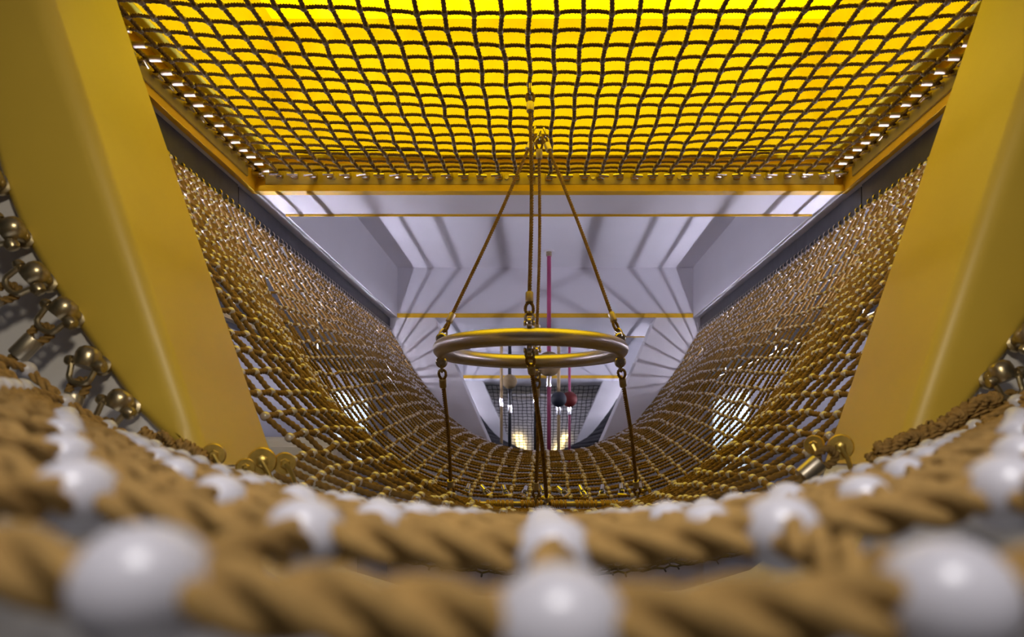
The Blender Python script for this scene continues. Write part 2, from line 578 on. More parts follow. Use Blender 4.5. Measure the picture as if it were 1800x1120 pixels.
K0 = half_profile([(0, -0.145), (0.30, -0.115), (0.56, -0.03), (0.74, 0.115), (0.97, 0.42), (1.22, 0.78), (1.46, 1.11)])
KH = half_profile([(0, -0.207), (0.16, -0.197), (0.31, -0.152), (0.56, 0.015), (0.745, 0.185), (0.97, 0.46), (1.22, 0.79), (1.46, 1.11)])
K1 = half_profile([(0, -0.224), (0.35, -0.202), (0.63, -0.11), (0.86, 0.08), (1.06, 0.38), (1.29, 0.75), (1.46, 1.11)])
K1F = half_profile([(0, -0.268), (0.22, -0.260), (0.40, -0.215), (0.63, -0.11), (0.86, 0.08), (1.06, 0.38), (1.29, 0.75), (1.46, 1.11)])
K2 = half_profile([(0, -0.022), (0.30, 0.005), (0.60, 0.12), (0.83, 0.32), (1.06, 0.61), (1.28, 0.86), (1.46, 1.11)])
K3 = half_profile([(0, -0.09), (0.30, -0.03), (0.555, 0.085), (0.835, 0.24), (1.12, 0.58), (1.30, 0.84), (1.46, 1.11)])


def gather(p, a):
    """lengthwise ropes sit closer together in the middle of this profile"""
    q = np.linspace(0, 1, len(p))
    f_ = q * (1 - a + a * q)
    return np.stack([np.interp(f_, q, p[:, 0]), np.interp(f_, q, p[:, 1])], 1)


KY = np.array([1.60, 2.15, 3.18, 4.55, 6.25, 6.90])
KF = np.stack([gather(K0, 0.30), gather(KH, 0.27), K1F])
KK = np.stack([gather(K0, 0.30), gather(KH, 0.27), K1, K2, K3, K3])


def pchip(y, Y, D):
    """monotone-ish cubic through keyed profiles, crease allowed at the seam"""
    i = min(max(np.searchsorted(Y, y) - 1, 0), len(Y) - 2)
    h = Y[i + 1] - Y[i]
    t = (y - Y[i]) / h
    d = [(D[j + 1] - D[j]) / (Y[j + 1] - Y[j]) for j in range(len(Y) - 1)]

    def slope(j):
        if j == 0:
            return 0.8 * d[0]
        if j == 1:
            return 0.2 * (d[0] + d[1])
        if j == len(Y) - 1:
            return d[-1] * 0.6
        if j == 2:
            return 1.05 * d[2]
        return 0.35 * (d[j - 1] + d[j])
    a, b = slope(i), slope(i + 1)
    t2, t3 = t * t, t ** 3
    return (2 * t3 - 3 * t2 + 1) * D[i] + (t3 - 2 * t2 + t) * h * a + (-2 * t3 + 3 * t2) * D[i + 1] + (t3 - t2) * h * b


def trough(y, u):
    """point(s) of the hammock surface: u in [-1,1]"""
    p = pchip(y, KY, KK) if y > KY[2] else pchip(y, KY[:3], KF)
    au = np.abs(u) * (len(p) - 1)
    x = np.interp(au, np.arange(len(p)), p[:, 0])
    z = np.interp(au, np.arange(len(p)), p[:, 1])
    return np.stack([CX + np.sign(u) * x, np.full_like(x, y), z], -1)


def build_net(name, label, grid, R, Rb, pitch, mrope, mbead, step=0.008, k=9, ref_cross=(0, 1, 0), ref_len=(1, 0, 0), bead_res=(10, 7),
              sag=0.0, jitter=0.0, group=None, skip_cross=None, sagdir=(0, 0, 1), Rl=None, near_max=100, view=None, beads=True, extra=None):
    """grid[i,j] crossing points: i rows (cross ropes), j columns (lengthwise ropes)"""
    t = thing(name, label, 'net', (0, 0, 0), group)
    G = grid + (RNG.normal(0, jitter, grid.shape) if jitter else 0)
    nr, nc = G.shape[:2]
    sd = np.array(sagdir, float)

    def path(P):
        q = np.linspace(0, 1, 5)[:-1]
        out = []
        for a, b in zip(P[:-1], P[1:]):
            for x in q:
                out.append(a + (b - a) * x + sd * sag * 4 * x * (1 - x))
        out.append(P[-1])
        return np.array(out)
    for i in range(nr):
        link('cross_rope', rope_mesh('cross_rope', path(G[i]), R, pitch, step, mrope, k, ref_cross), t)
    for j in range(nc):
        link('lengthwise_rope', rope_mesh('lengthwise_rope', G[:, j], Rl or R, pitch, step, mrope, k, ref_len), t)
    if not beads:
        return t, G
    V, F = sphere_geo(Rb, *bead_res, squash=0.95)
    bm_ = fast_mesh('bead', V, F, mbead, True)
    pts = G.reshape(-1, 3)
    if extra is not None:
        pts = np.concatenate([pts, extra])
    d = np.linalg.norm(pts, axis=1)
    u = 950 + 1270 * pts[:, 0] / np.maximum(pts[:, 1], 1e-3)
    v = 790 - 1270 * pts[:, 2] / np.maximum(pts[:, 1], 1e-3)
    vis = (pts[:, 1] > 0.1) & (u > -40) & (u < 1840) & (v > -40) & (v < 1180)
    if view is not None:
        vis &= view(pts, u, v)
    key = np.where(vis, d, d + 100)
    order = np.argsort(key)
    first = order[:near_max]
    rest = order[near_max:]
    for q in first:
        link('bead', bm_, t, loc=pts[q])
    if len(rest):
        VV, FF = scatter(V, F, pts[rest])
        link('bead_rest' if False else 'bead', fast_mesh('bead_field', VV, FF, mbead, True), t, kind='stuff')
    return t, G


MESH = 0.083
NH = 29
NU = 2 * NH + 1
kk = np.arange(NH + 1)
uh = 0.0435 * kk - (0.0435 * NH - 1) / NH ** 2 * kk ** 2     # cells get smaller towards the rails
US = np.concatenate([-uh[:0:-1], uh])

# --- front half of the hammock net: from the portal to the seam under the ring
rows = 1.70 + 0.080 * np.arange(23) - 0.00066 * np.arange(23) ** 2
grid = np.stack([trough(y, US) for y in rows])


# the net's tail that runs on through the wall opening towards the camera
tail_y = np.array([1.635, 1.572, 1.51, 1.447])
base_ = trough(1.64, US)
keep = np.where(np.abs(base_[:, 0] - P1X) < 0.585)[0]
tail = np.stack([base_[keep] * [1, 0, 1] + [0, y, -(1.64 - y) * 0.16] for y in tail_y])


def seen_mid(p, u, v):
    return (u > 400) & (u < 1560)


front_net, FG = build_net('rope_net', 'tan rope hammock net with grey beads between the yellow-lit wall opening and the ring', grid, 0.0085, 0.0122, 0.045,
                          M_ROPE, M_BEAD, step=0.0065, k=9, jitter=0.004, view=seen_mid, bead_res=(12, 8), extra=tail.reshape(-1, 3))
for r_ in tail:
    link('cross_rope', rope_mesh('cross_rope', r_, 0.0085, 0.045, 0.0065, M_ROPE, 9, (0, 1, 0)), front_net)
for q_, j in enumerate(keep):
    link('lengthwise_tail', rope_mesh('lengthwise_tail', np.concatenate([FG[:1, j], tail[:, q_]]), 0.0085, 0.045, 0.0065, M_ROPE, 9, (1, 0, 0)), front_net)
# --- back half: from the seam to the far opening
USB = np.linspace(-1, 1, 49)
rows = np.append(3.205 + 0.0635 * np.arange(57), 6.846)
grid = np.stack([trough(y, USB) for y in rows])
back_net, BG = build_net('rope_net', 'tan rope hammock net rising behind the ring towards the far white wall opening', grid, 0.0085, 0.0118, 0.045,
                         M_ROPE, M_BEAD, step=0.009, k=6, jitter=0.004, view=seen_mid, bead_res=(8, 6))
# ropes that carry the lengthwise lines over the seam beside the bar
for j in range(NU):
    if abs(FG[-1, j, 0] - CX) > 0.40:
        link('seam_rope', rope_mesh('seam_rope', np.array([FG[-1, j], BG[0, int(np.argmin(np.abs(USB - US[j])))]]), 0.0085, 0.045, 0.008, M_ROPE, 9, (1, 0, 0)), front_net)

# --- net of the bay beyond (coarser view)
rows = np.arange(7.30, 13.1, 0.16)
us2 = np.linspace(-1, 1, 33)
grid = np.stack([np.stack([CX + np.sign(us2) * np.interp(abs(us2) * 120, np.arange(121), K3[:, 0]), np.full(33, y),
                           np.interp(abs(us2) * 120, np.arange(121), K3[:, 1])], -1) for y in rows])
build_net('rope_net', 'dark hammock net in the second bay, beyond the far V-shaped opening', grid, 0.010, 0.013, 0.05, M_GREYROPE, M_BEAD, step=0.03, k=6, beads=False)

# --- overhead net
NC_T = 35
xs = np.linspace(-1.39, 1.39, NC_T)
ys = 3.455 - MESH * np.arange(22)
gt = np.zeros((len(ys), NC_T, 3))
for i, y in enumerate(ys):
    q = (y - 1.66) / (3.5 - 1.66)
    sg = 0.055 * (1 - (xs / 1.44) ** 2) * (1 - (2 * q - 1) ** 4)
    gt[i, :, 0] = CX + xs + 0.004 * np.sin(i * 1.7 + xs * 5)
    gt[i, :, 1] = y + 0.006 * np.sin(xs * 7 + i)
    gt[i, :, 2] = 1.335 - sg
top_net, TG = build_net('climbing_net', 'backlit rope net stretched overhead across the yellow skylight well', gt, 0.0072, 0.0116, 0.026, M_ROPE_TOP, M_DBEAD,
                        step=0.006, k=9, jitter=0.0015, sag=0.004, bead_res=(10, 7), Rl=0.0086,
                        view=lambda p, u, v: (v > -20))

# --- climbing net closing the last opening
n_r, n_c = 26, 26
ge = np.zeros((n_r, n_c, 3))
for i in range(n_r):
    q = i / (n_r - 1)
    y = 13.75 + 2.2 * math.sin(q * PI / 2) if q < 0.7 else 13.75 + 2.2 * math.sin(0.7 * PI / 2) + (q - 0.7) * 0.3
    z = 1.22 - 1.45 * q
    for j in range(n_c):
        ge[i, j] = (CX + (j / (n_c - 1) - 0.5) * 2.3, y, z - 0.03 * math.sin(j / (n_c - 1) * PI))
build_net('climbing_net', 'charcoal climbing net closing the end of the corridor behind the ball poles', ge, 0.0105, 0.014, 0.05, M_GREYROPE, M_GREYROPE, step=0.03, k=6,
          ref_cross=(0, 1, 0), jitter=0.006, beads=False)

# --- nearest net, under the camera
COLS = 0.0805
near_rows = np.array([0.148, 0.252, 0.362, 0.478, 0.595, 0.71, 0.83, 0.95, 1.07, 1.17])
zc = np.interp(near_rows, [0.148, 0.252, 0.362, 0.478, 0.6, 0.83, 1.07, 1.25], [-0.0350, -0.0357, -0.0445, -0.0525, -0.064, -0.084, -0.105, -0.124])
ncol = 23
gn = np.zeros((len(near_rows), ncol, 3))
KA = half_profile([(0, 0), (0.30, 0.024), (0.507, 0.078), (0.645, 0.125), (0.76, 0.185), (0.875, 0.29), (0.96, 0.45), (1.0, 0.60)])
KB = half_profile([(0, 0), (0.16, 0.0205), (0.32, 0.078), (0.48, 0.165), (0.62, 0.29), (0.72, 0.44), (0.78, 0.60)])
for i, y in enumerate(near_rows):
    w_ = np.clip((y - 0.25) / 0.85, 0, 1)
    prof = KB * (1 - w_) + KA * w_
    s_ = np.concatenate([[0], np.cumsum(np.linalg.norm(np.diff(prof, axis=0), axis=1))])
    for j in range(ncol):
        a_ = (j - ncol // 2) * COLS
        h = np.interp(abs(a_), s_, prof[:, 0])
        z = np.interp(abs(a_), s_, prof[:, 1])
        if i == 0:
            z -= math.copysign(h, a_) * 0.012 + 0.0012
        gn[i, j] = (0.001 + math.copysign(h, a_), y, zc[i] + z)
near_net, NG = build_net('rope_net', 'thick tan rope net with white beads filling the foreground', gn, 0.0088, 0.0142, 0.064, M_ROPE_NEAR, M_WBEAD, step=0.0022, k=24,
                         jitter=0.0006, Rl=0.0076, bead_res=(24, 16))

# --- thin black safety mesh below the hammock
hb = MB()
cell = 0.05
hx = []
for r_ in range(34):
    for q_ in range(46):
        cx_ = -1.0 + q_ * cell * 0.87 * 1.0 + (r_ % 2) * cell * 0.435
        cy_ = 2.4 + r_ * cell * 0.75
        for e in range(3):
            a0, a1 = PI / 6 + e * PI / 3, PI / 6 + (e + 1) * PI / 3
            P = []
            for a_ in (a0, a1):
                xx, yy = cx_ + cell * 0.5 * math.cos(a_), cy_ + cell * 0.5 * math.sin(a_)
                P.append((xx, yy, -0.42 + 0.18 * ((xx - CX) / 1.0) ** 2 + 0.012 * math.sin(xx * 40) * math.cos(yy * 37)))
            V, F = sweep(np.array(P), np.ones(4) * 0.0035, np.arange(4) / 4 * 2 * PI, np.zeros(2), np.array((0, 0, 1.0)))
            hx.append((V, F))
VV = np.concatenate([v for v, f_ in hx])
FF = np.concatenate([f_ + i * 8 for i, (v, f_) in enumerate(hx)])
sn = link('safety_net', fast_mesh('safety_net', VV, FF, M_BLACK, False))
tag(sn, 'thin black mesh slung just below the tan hammock net', 'net')


# ------------------------------------------------------------------ rails with hooks along the hammock's upper edges
def rail(s, y0, y1, rows_, label, z0, z1):
    x = CX + s * 1.498
    t = thing('steel_rail', label, 'rail', (x, y0, z1))
    xi, xo = (-0.015, 0.03) if s < 0 else (-0.03, 0.015)
    MB().box(min(xi, xo), max(xi, xo), 0, y1 - y0, z0 - z1, 0).obj('channel', M_DARK, t, smooth=False)
    hk = MB()
    a = np.linspace(-0.3 * PI, 1.3 * PI, 10)
    hk.tube([(-s * (0.022 + 0.016 * math.sin(q_)), 0, 0.016 * math.cos(q_) - 0.02) for q_ in a], 0.0045, 6, ref=(0, 1, 0))
    hk.lathe([(0.0, -0.052), (0.011, -0.052), (0.011, -0.03), (0.0, -0.03)], k=8, c=(-s * 0.03, 0, 0))
    hm = hk.mesh('hook', M_STEEL)
    for y in rows_:
        link('hook', hm, t, loc=(0, y - y0, z0 - z1 + 0.03))
    return t


for s, sd in ((-1, 'left'), (1, 'right')):
    rail(s, 1.64, 3.40, FG[:, 0, 1], 'thick dark steel rail with hooks under the skylight frame, %s side' % sd, 1.115, 1.246)
    rail(s, 3.41, 6.84, BG[:, 0, 1], 'dark steel rail with hooks under the white ceiling recess, %s side' % sd, 1.13, 1.24)


# ------------------------------------------------------------------ frame plates and shackles of the overhead net
def small_shackle_mesh(sc=1.0, m=None):
    b = MB()
    a = np.linspace(0, PI, 9)
    pts = [(-0.009, -0.016, 0)] + [(-0.009 * math.cos(q_), 0.010 * math.sin(q_), 0) for q_ in a] + [(0.009, -0.016, 0)]
    b.tube(np.array(pts) * sc, 0.0042 * sc, 7, ref=(0, 0, 1))
    b.lathe(np.array([(0, -0.016), (0.0055, -0.016), (0.0055, 0.016), (0, 0.016)]) * sc, axis='X', k=8, c=(0, -0.013 * sc, 0))
    b.lathe(np.array([(0, -0.012), (0.010, -0.010), (0.012, 0.0), (0.010, 0.010), (0, 0.012)]) * sc, axis='X', k=10, c=(0, 0.016 * sc, 0))
    return b.mesh('shackle', m or M_BRASSY)


SHK = small_shackle_mesh(1.1)
SHK_FAR = small_shackle_mesh(1.55, M_STEEL)
pl = thing('fixing_plate', 'long brown steel plate under the far edge of the overhead net', 'plate', (CX, 3.497, 1.32))
MB().bev_box(-1.375, 1.375, -0.006, 0.006, -0.042, 0.062, 0.003, 1).obj('plate', M_PLATE, pl)
bo = MB().lathe([(0.0, 0.0), (0.010, 0.0), (0.010, 0.007), (0.006, 0.010), (0, 0.010)], axis='Y', k=8, c=(0, -0.016, 0)).mesh('bolt', M_FERR)
for i in range(13):
    link('bolt', bo, pl, loc=(-1.25 + i * 2.5 / 12, 0, -0.008 if i % 2 else 0.004))
for s, sd in ((-1, 'left'), (1, 'right')):
    p2 = thing('fixing_plate', 'brown steel plate carrying the overhead net, on the %s side of the skylight well' % sd, 'plate', (CX + s * 1.42, 1.75, 1.32))
    MB().bev_box(-0.005, 0.005, 0, 1.64, -0.040, 0.055, 0.003, 1).obj('plate', M_PLATE, p2)
    for i in range(9):
        b2 = link('bolt', bo, p2, loc=(0, 0.12 + i * 0.18, -0.012))
        b2.rotation_euler = (0, 0, s * PI / 2)
for j in range(NC_T):
    o = link('shackle', SHK_FAR, loc=(TG[0, j, 0], 3.462, TG[0, j, 2] - 0.016))
    o.rotation_euler = (0.2, 0, random.uniform(-0.3, 0.3))
    tag(o, 'small steel shackle tying the overhead net to its far plate', 'shackle', 'shackles along the far edge of the overhead net')
ferr_m = MB().lathe([(0.0, -0.020), (0.0105, -0.020), (0.0105, 0.020), (0.0, 0.020)], axis='X', k=12).mesh('ferrule', M_FERR)
for s, sd in ((-1, 'left'), (1, 'right')):
    jj = 0 if s < 0 else NC_T - 1
    for i in range(len(ys)):
        p = TG[i, jj]
        if p[1] < 1.76:
            continue
        o = link('shackle', SHK, loc=(CX + s * 1.402, p[1], p[2] - 0.012))
        o.rotation_euler = (0.3, random.uniform(-0.5, 0.5), -s * PI / 2)
        tag(o, 'small steel shackle tying the overhead net to its %s plate' % sd, 'shackle', 'shackles along the %s edge of the overhead net' % sd)
        link('ferrule', ferr_m, top_net, loc=(p[0] - s * 0.030, p[1], p[2]))
        link('edge_loop', rope_mesh('edge_loop', np.array([p + [s * 0.028, 0, -0.010], p + [s * 0.010, 0.007, 0], p + [-s * 0.014, 0, 0], p + [s * 0.010, -0.007, 0], p + [s * 0.028, 0, -0.010]]), 0.0055, 0.022, 0.006, M_ROPE_TOP, 6, (0, 0, 1)), top_net)


# ------------------------------------------------------------------ large shackles on the wall arch
def shackle_parts(t, sc=1.0, ferrule=True, tail=0.0, m=M_BRASSY):
    """local: lug at origin, pull along -Z, wall behind at +Y, pin along X"""
    b = MB()
    a = np.linspace(0, PI, 13)
    prof = [(0.0, 0.020), (0.012, 0.0185), (0.0185, 0.013), (0.021, 0.004), (0.021, -0.010), (0.018, -0.018), (0.0, -0.018)]
    b.lathe(np.array(prof) * sc, k=18)
    b.lathe(np.array([(0, 0), (0.013, 0), (0.013, 0.036), (0.019, 0.038), (0.019, 0.046), (0, 0.046)]) * sc, axis='Y', k=14, c=(0, 0, 0))
    b.obj('lug', m, t)
    MB().lathe(np.array([(0, -0.033), (0.008, -0.032), (0.010, -0.027), (0.010, -0.022), (0.006, -0.021), (0.006, 0.021), (0.011, 0.022), (0.0125, 0.028), (0.010, 0.035), (0, 0.037)]) * sc,
               axis='X', k=12, c=(0, -0.004 * sc, -0.012 * sc)).obj('pin', m, t)
    pts = [(-0.023, 0, -0.010)] + [(-0.023 + 0.004 * q_, 0, -0.010 - 0.024 * q_) for q_ in (0.3, 0.7, 1.0)]
    arc_ = [(-0.019 * math.cos(q_), 0, -0.036 - 0.014 * math.sin(q_)) for q_ in np.linspace(0.1, PI - 0.1, 9)]
    pts = pts + arc_ + [(-x, y, z) for x, y, z in pts[::-1]]
    MB().tube(np.array(pts) * sc + np.array((0, -0.004 * sc, 0)), 0.0050 * sc, 9, ref=(0, 1, 0)).obj('bow', m, t)
    if ferrule:
        lp = np.array([(0, 0, -0.082), (-0.011, 0, -0.068), (-0.013, 0.004, -0.052), (-0.006, 0.008, -0.041), (0.006, 0.008, -0.039), (0.013, 0.004, -0.052), (0.011, 0, -0.068), (0, 0, -0.082)]) * sc
        link('rope_loop', rope_mesh('rope_loop', smooth_path(lp, 0.004)[0], 0.0075 * sc, 0.03 * sc, 0.003, M_ROPE, 12, (0.2, 1, 0)), t)
        MB().lathe(np.array([(0.010, -0.068), (0.0155, -0.069), (0.0165, -0.072), (0.0165, -0.108), (0.0155, -0.111), (0.010, -0.112), (0.0095, -0.105)]) * sc, k=18).obj('ferrule', M_FERR, t)
        if tail:
            link('tail_rope', rope_mesh('tail_rope', np.array([(0, 0, -0.09 * sc), (0, -0.004, -0.12 * sc), (0, -0.01, -0.10 * sc - tail)]), 0.009 * sc, 0.04, 0.003, M_ROPE, 12, (0, 1, 0)), t)


def wall_matrix(x, z, ang, y=1.262, tilt=-0.22):
    """pull direction in the wall plane given by ang (0 = straight down)"""
    return Matrix.Translation((x, y, z)) @ Matrix.Rotation(-ang, 4, 'Y') @ Matrix.Rotation(tilt, 4, 'X')


ORD = ['lowest', 'second lowest', 'third lowest', 'fourth from the bottom', 'fifth from the bottom', 'sixth from the bottom']
Lp = [(-0.735, 0.085, 0.45), (-0.790, 0.160, 0.20), (-0.832, 0.245, 0.65), (-0.882, 0.307, 0.9), (-0.922, 0.385, 1.1), (-0.965, 0.48, 1.2)]
Rp = [(0.805, 0.135, -0.30), (0.852, 0.200, -0.8), (0.90, 0.29, -0.8), (0.95, 0.40, -0.9), (1.0, 0.52, -1.1)]
for lst, sd in ((Lp, 'left'), (Rp, 'right')):
    for n_, (x, z, an) in enumerate(lst):
        sgn = 1 if sd == 'left' else -1
        t = thing('shackle', '%s rope shackle bolted up the curved edge of the %s yellow-lit panel' % (ORD[n_], sd), 'shackle',
                  matrix=wall_matrix(x, z, -an if sd == 'left' else -an), group='rope shackles on the %s arch' % sd)
        shackle_parts(t, 1.0, True, 0.06)

# discs and lashings at the feet of the panels


def disc_bolt(x, y, z, r, yaw, label, roll=0.0):
    t = thing('washer_bolt', label, 'bolt', matrix=Matrix.Translation((x, y, z)) @ Matrix.Rotation(yaw, 4, 'Z') @ Matrix.Rotation(roll, 4, 'X'))
    MB().lathe([(0.0, -0.006), (r * 0.9, -0.006), (r, -0.002), (r, 0.004), (r * 0.9, 0.007), (0, 0.007)], axis='Y', k=28).obj('washer', M_YLIT_STEEL, t)
    MB().lathe([(0.0, -0.014), (r * 0.28, -0.014), (r * 0.42, -0.012), (r * 0.45, -0.005), (0, -0.005)], axis='Y', k=6).obj('nut', M_YLIT_STEEL, t)
    MB().tube([(0, -0.012, 0), (0.012, -0.016, -0.022), (0.020, -0.018, -0.048)], 0.0045, 8, ref=(0, 1, 0)).obj('hook_rod', M_YLIT_STEEL, t)
    return t


disc_bolt(-0.588, 1.30, -0.010, 0.021, 0.35, 'yellow-lit washer bolt at the end of the lashing, foot of the left panel')
disc_bolt(-0.535, 1.31, -0.033, 0.017, 0.5, 'small dull washer bolt between two yellow-lit ones, foot of the left panel')
disc_bolt(-0.512, 1.33, -0.022, 0.026, 0.3, 'largest yellow-lit washer bolt under the tip of the left panel')
disc_bolt(-0.478, 1.35, -0.026, 0.021, 0.45, 'yellow-lit washer bolt nearest the hammock net, foot of the left panel')
disc_bolt(0.552, 1.33, 0.004, 0.024, -0.35, 'big yellow-lit washer bolt under the tip of the right panel')
disc_bolt(0.515, 1.36, 0.008, 0.019, -0.6, 'half-hidden yellow-lit washer bolt touching the hammock net, foot of the right panel')
disc_bolt(0.66, 1.295, 0.005, 0.020, -0.3, 'yellow-lit washer bolt behind the tangled lashing, right panel')
disc_bolt(0.615, 1.30, -0.005, 0.017, -0.9, 'tilted yellow-lit washer bolt at the lower end of the tangled lashing')

fo = thing('rope_end', 'rope end in an alloy ferrule hanging from the bolt at the right panel tip', 'rope', matrix=Matrix.Translation((0.535, 1.33, -0.005)) @ Matrix.Rotation(0.85, 4, 'Y'))
MB().lathe([(0.012, -0.028), (0.018, -0.030), (0.0185, -0.033), (0.0185, -0.068), (0.018, -0.071), (0.012, -0.072)], k=20).obj('ferrule', M_FERR, fo)
link('rope_loop', rope_mesh('rope_loop', smooth_path([(0, 0, -0.04), (-0.014, -0.004, -0.02), (-0.008, -0.006, 0.0), (0.010, -0.006, 0.0), (0.014, -0.004, -0.02), (0, 0, -0.04)], 0.004)[0], 0.008, 0.03, 0.003, M_ROPE, 12, (0.2, 1, 0)), fo)
link('tail_rope', rope_mesh('tail_rope', np.array([(0, 0, -0.06), (0.004, 0, -0.10), (0.012, -0.01, -0.19)]), 0.0105, 0.04, 0.003, M_ROPE, 12, (0, 1, 0)), fo)


def lashing(ctrl, label, turns, amp, r, extra=0):
    base, q = smooth_path(ctrl, 0.004)
    t = thing('lashing', label, 'rope', tuple(base[0]))
    o0 = base[0]
    for n_ in range(2):
        ph = q / q[-1] * turns * 2 * PI + n_ * PI
        P = base + np.stack([amp * 0.3 * np.sin(ph * 0.7), amp * np.cos(ph), amp * np.sin(ph)], 1) - o0
        link('strand', rope_mesh('strand', P, r, 0.022, 0.003, M_ROPE_NEAR, 12, (0, 1, 0.3)), t)
    for e in range(extra):
        i0 = random.randint(0, len(base) - 12)
        c0 = base[i0] - o0
        a = np.linspace(0, random.uniform(1.2, 2) * PI, 14)
        rr = random.uniform(0.012, 0.024)
        ax = random.uniform(0, PI)
        P = np.stack([rr * np.cos(a) * math.cos(ax) + a * 0.004, -0.012 - 0.01 * np.sin(a * 1.3), rr * np.sin(a)], 1) + c0
        link('knot_loop', rope_mesh('knot_loop', P, r * 0.95, 0.022, 0.003, M_ROPE_NEAR, 10, (0, 1, 0.2)), t)
    return t


lashing([(-0.70, 1.265, 0.030), (-0.66, 1.27, 0.010), (-0.625, 1.275, 0.004), (-0.59, 1.285, -0.018)], 'twisted rope lashing along the lower edge of the left panel', 5, 0.008, 0.007, 1)
lashing([(0.79, 1.255, 0.085), (0.74, 1.255, 0.062), (0.69, 1.26, 0.034), (0.64, 1.265, 0.010), (0.585, 1.27, -0.008)], 'tangled knotted rope lashing along the lower edge of the right panel', 7, 0.014, 0.0088, 12)
lashing([(0.80, 1.225, 0.058), (0.74, 1.23, 0.030), (0.68, 1.235, 0.000), (0.61, 1.24, -0.024)], 'loose lower rope of the tangle beside the right panel', 4, 0.009, 0.007, 3)

# ------------------------------------------------------------------ hanging ring
RC = np.array((-0.035, 2.60, 0.355))
RR, RT = 0.321, 0.0285
hr = thing('hanging_ring', 'large brushed steel ring hung on four ropes in the middle of the corridor', 'ring', tuple(RC))
a = np.linspace(0, 2 * PI, 97)[:-1]
b = MB()
b.tube([(RR * math.cos(q_), RR * math.sin(q_), 0) for q_ in a], RT, 20, ref=(0, 0, 1), closed=True)
b.obj('ring', M_RING, hr)


def ring_rope(p0, p1, name, d0, r=0.0078):
    """rope from ring lug p0 to end p1 (local coordinates), with shackle, loop and ferrule at both ends"""
    p0, p1 = np.array(p0, float), np.array(p1, float)
    u = (p1 - p0) / np.linalg.norm(p1 - p0)
    L = np.linalg.norm(p1 - p0)
    side = np.array((1.0, 0, 0)) if abs(u[0]) < 0.7 else np.array((0, 1.0, 0))
    ref = (0, 1, 0)
    a0, a1 = p0 + u * 0.082, p1 - u * 0.075
    mid = (a0 + a1) / 2 + np.array((0.006, 0, 0))
    rp = link(name, rope_mesh(name, smooth_path([a0, mid, a1], 0.01)[0], r, 0.030, 0.005, M_ROPE, 12, ref), hr)
    R_ = Vector(u).to_track_quat('Z', 'Y').to_matrix()
    Rn = np.array(R_)
    for nm_, base, sg in (('lower', p0, 1), ('upper', p1, -1)):
        dd = u * sg
        rot = np.array(Vector(dd).to_track_quat('Z', 'Y').to_matrix())
        MB().lathe([(0.008, 0.066), (0.0125, 0.067), (0.013, 0.070), (0.013, 0.098), (0.0125, 0.101), (0.008, 0.102)], k=14, c=base, rot=rot).obj('ferrule', M_FERR, rp)
        lp = np.array([(0, 0, 0.072), (-0.011, 0, 0.055), (-0.012, 0, 0.038), (-0.006, 0, 0.028), (0.006, 0, 0.028), (0.012, 0, 0.038), (0.011, 0, 0.055), (0, 0, 0.072)]) @ rot.T + base
        link('rope_loop', rope_mesh('rope_loop', smooth_path(lp, 0.004)[0], 0.0062, 0.02, 0.004, M_ROPE, 8, tuple(rot @ np.array((0, 1, 0)))), rp)
        bow = np.array([(0, -0.012, -0.002), (0, -0.013, 0.018)] + [(0, -0.011 * math.cos(q_), 0.022 + 0.012 * math.sin(q_)) for q_ in np.linspace(0.2, PI - 0.2, 7)] + [(0, 0.013, 0.018), (0, 0.012, -0.002)])
        if nm_ == 'lower' and abs(p0[0]) < 0.1:
            bow = bow[:, [1, 0, 2]]
        s_ = MB()
        s_.tube(bow @ rot.T + base, 0.0045, 8, ref=tuple(rot @ np.array((0.7, 0.3, 0))))
        s_.obj('shackle', M_STEEL, rp)
    return rp


zl = RT + 0.018
pts_r = [(-RR, 0.0), (RR, -0.01), (0.0, -RR), (0.02, RR)]
tops = [np.array((-0.012, 2.85, 1.262)) - RC, np.array((0.005, 2.86, 1.262)) - RC, np.array((-0.035, 2.50, 1.255)) - RC, np.array((-0.004, 2.88, 1.262)) - RC]
bots = [np.array((-0.372, 3.02, -0.205)) - RC, np.array((0.408, 3.02, -0.205)) - RC, np.array((0.031, 3.09, -0.255)) - RC, np.array((-0.02, 3.17, -0.235)) - RC]
for (px, py), tp, bt in zip(pts_r, tops, bots):
    for sgn, end, nm in ((1, tp, 'upper_rope'), (-1, bt, 'lower_rope')):
        ring_rope((px, py, sgn * zl), end, nm, 0, 0.0075 if sgn > 0 else 0.0088)
        lug = MB()
        if abs(px) > 0.1:
            lug.lathe([(0, -0.010), (0.016, -0.010), (0.0205, -0.006), (0.0205, 0.006), (0.016, 0.010), (0, 0.010)], axis='Y', k=18, c=(px, py, sgn * (zl - 0.004)))
            lug.lathe([(0, -0.015), (0.007, -0.015), (0.008, -0.010), (0, -0.010)], axis='Y', k=10, c=(px, py, sgn * (zl - 0.004)))
        else:
            lug.lathe([(0, -0.008), (0.014, -0.008), (0.018, -0.005), (0.018, 0.005), (0.014, 0.008), (0, 0.008)], axis='X', k=18, c=(px, py, sgn * (zl - 0.004)))
            lug.lathe([(0, -0.018), (0.007, -0.018), (0.009, -0.013), (0.006, -0.010), (0.006, 0.010), (0.009, 0.013), (0.007, 0.018), (0, 0.018)], axis='X', k=10, c=(px, py, sgn * (zl - 0.004)))
        lug.obj('eye_lug', M_STEEL, hr)

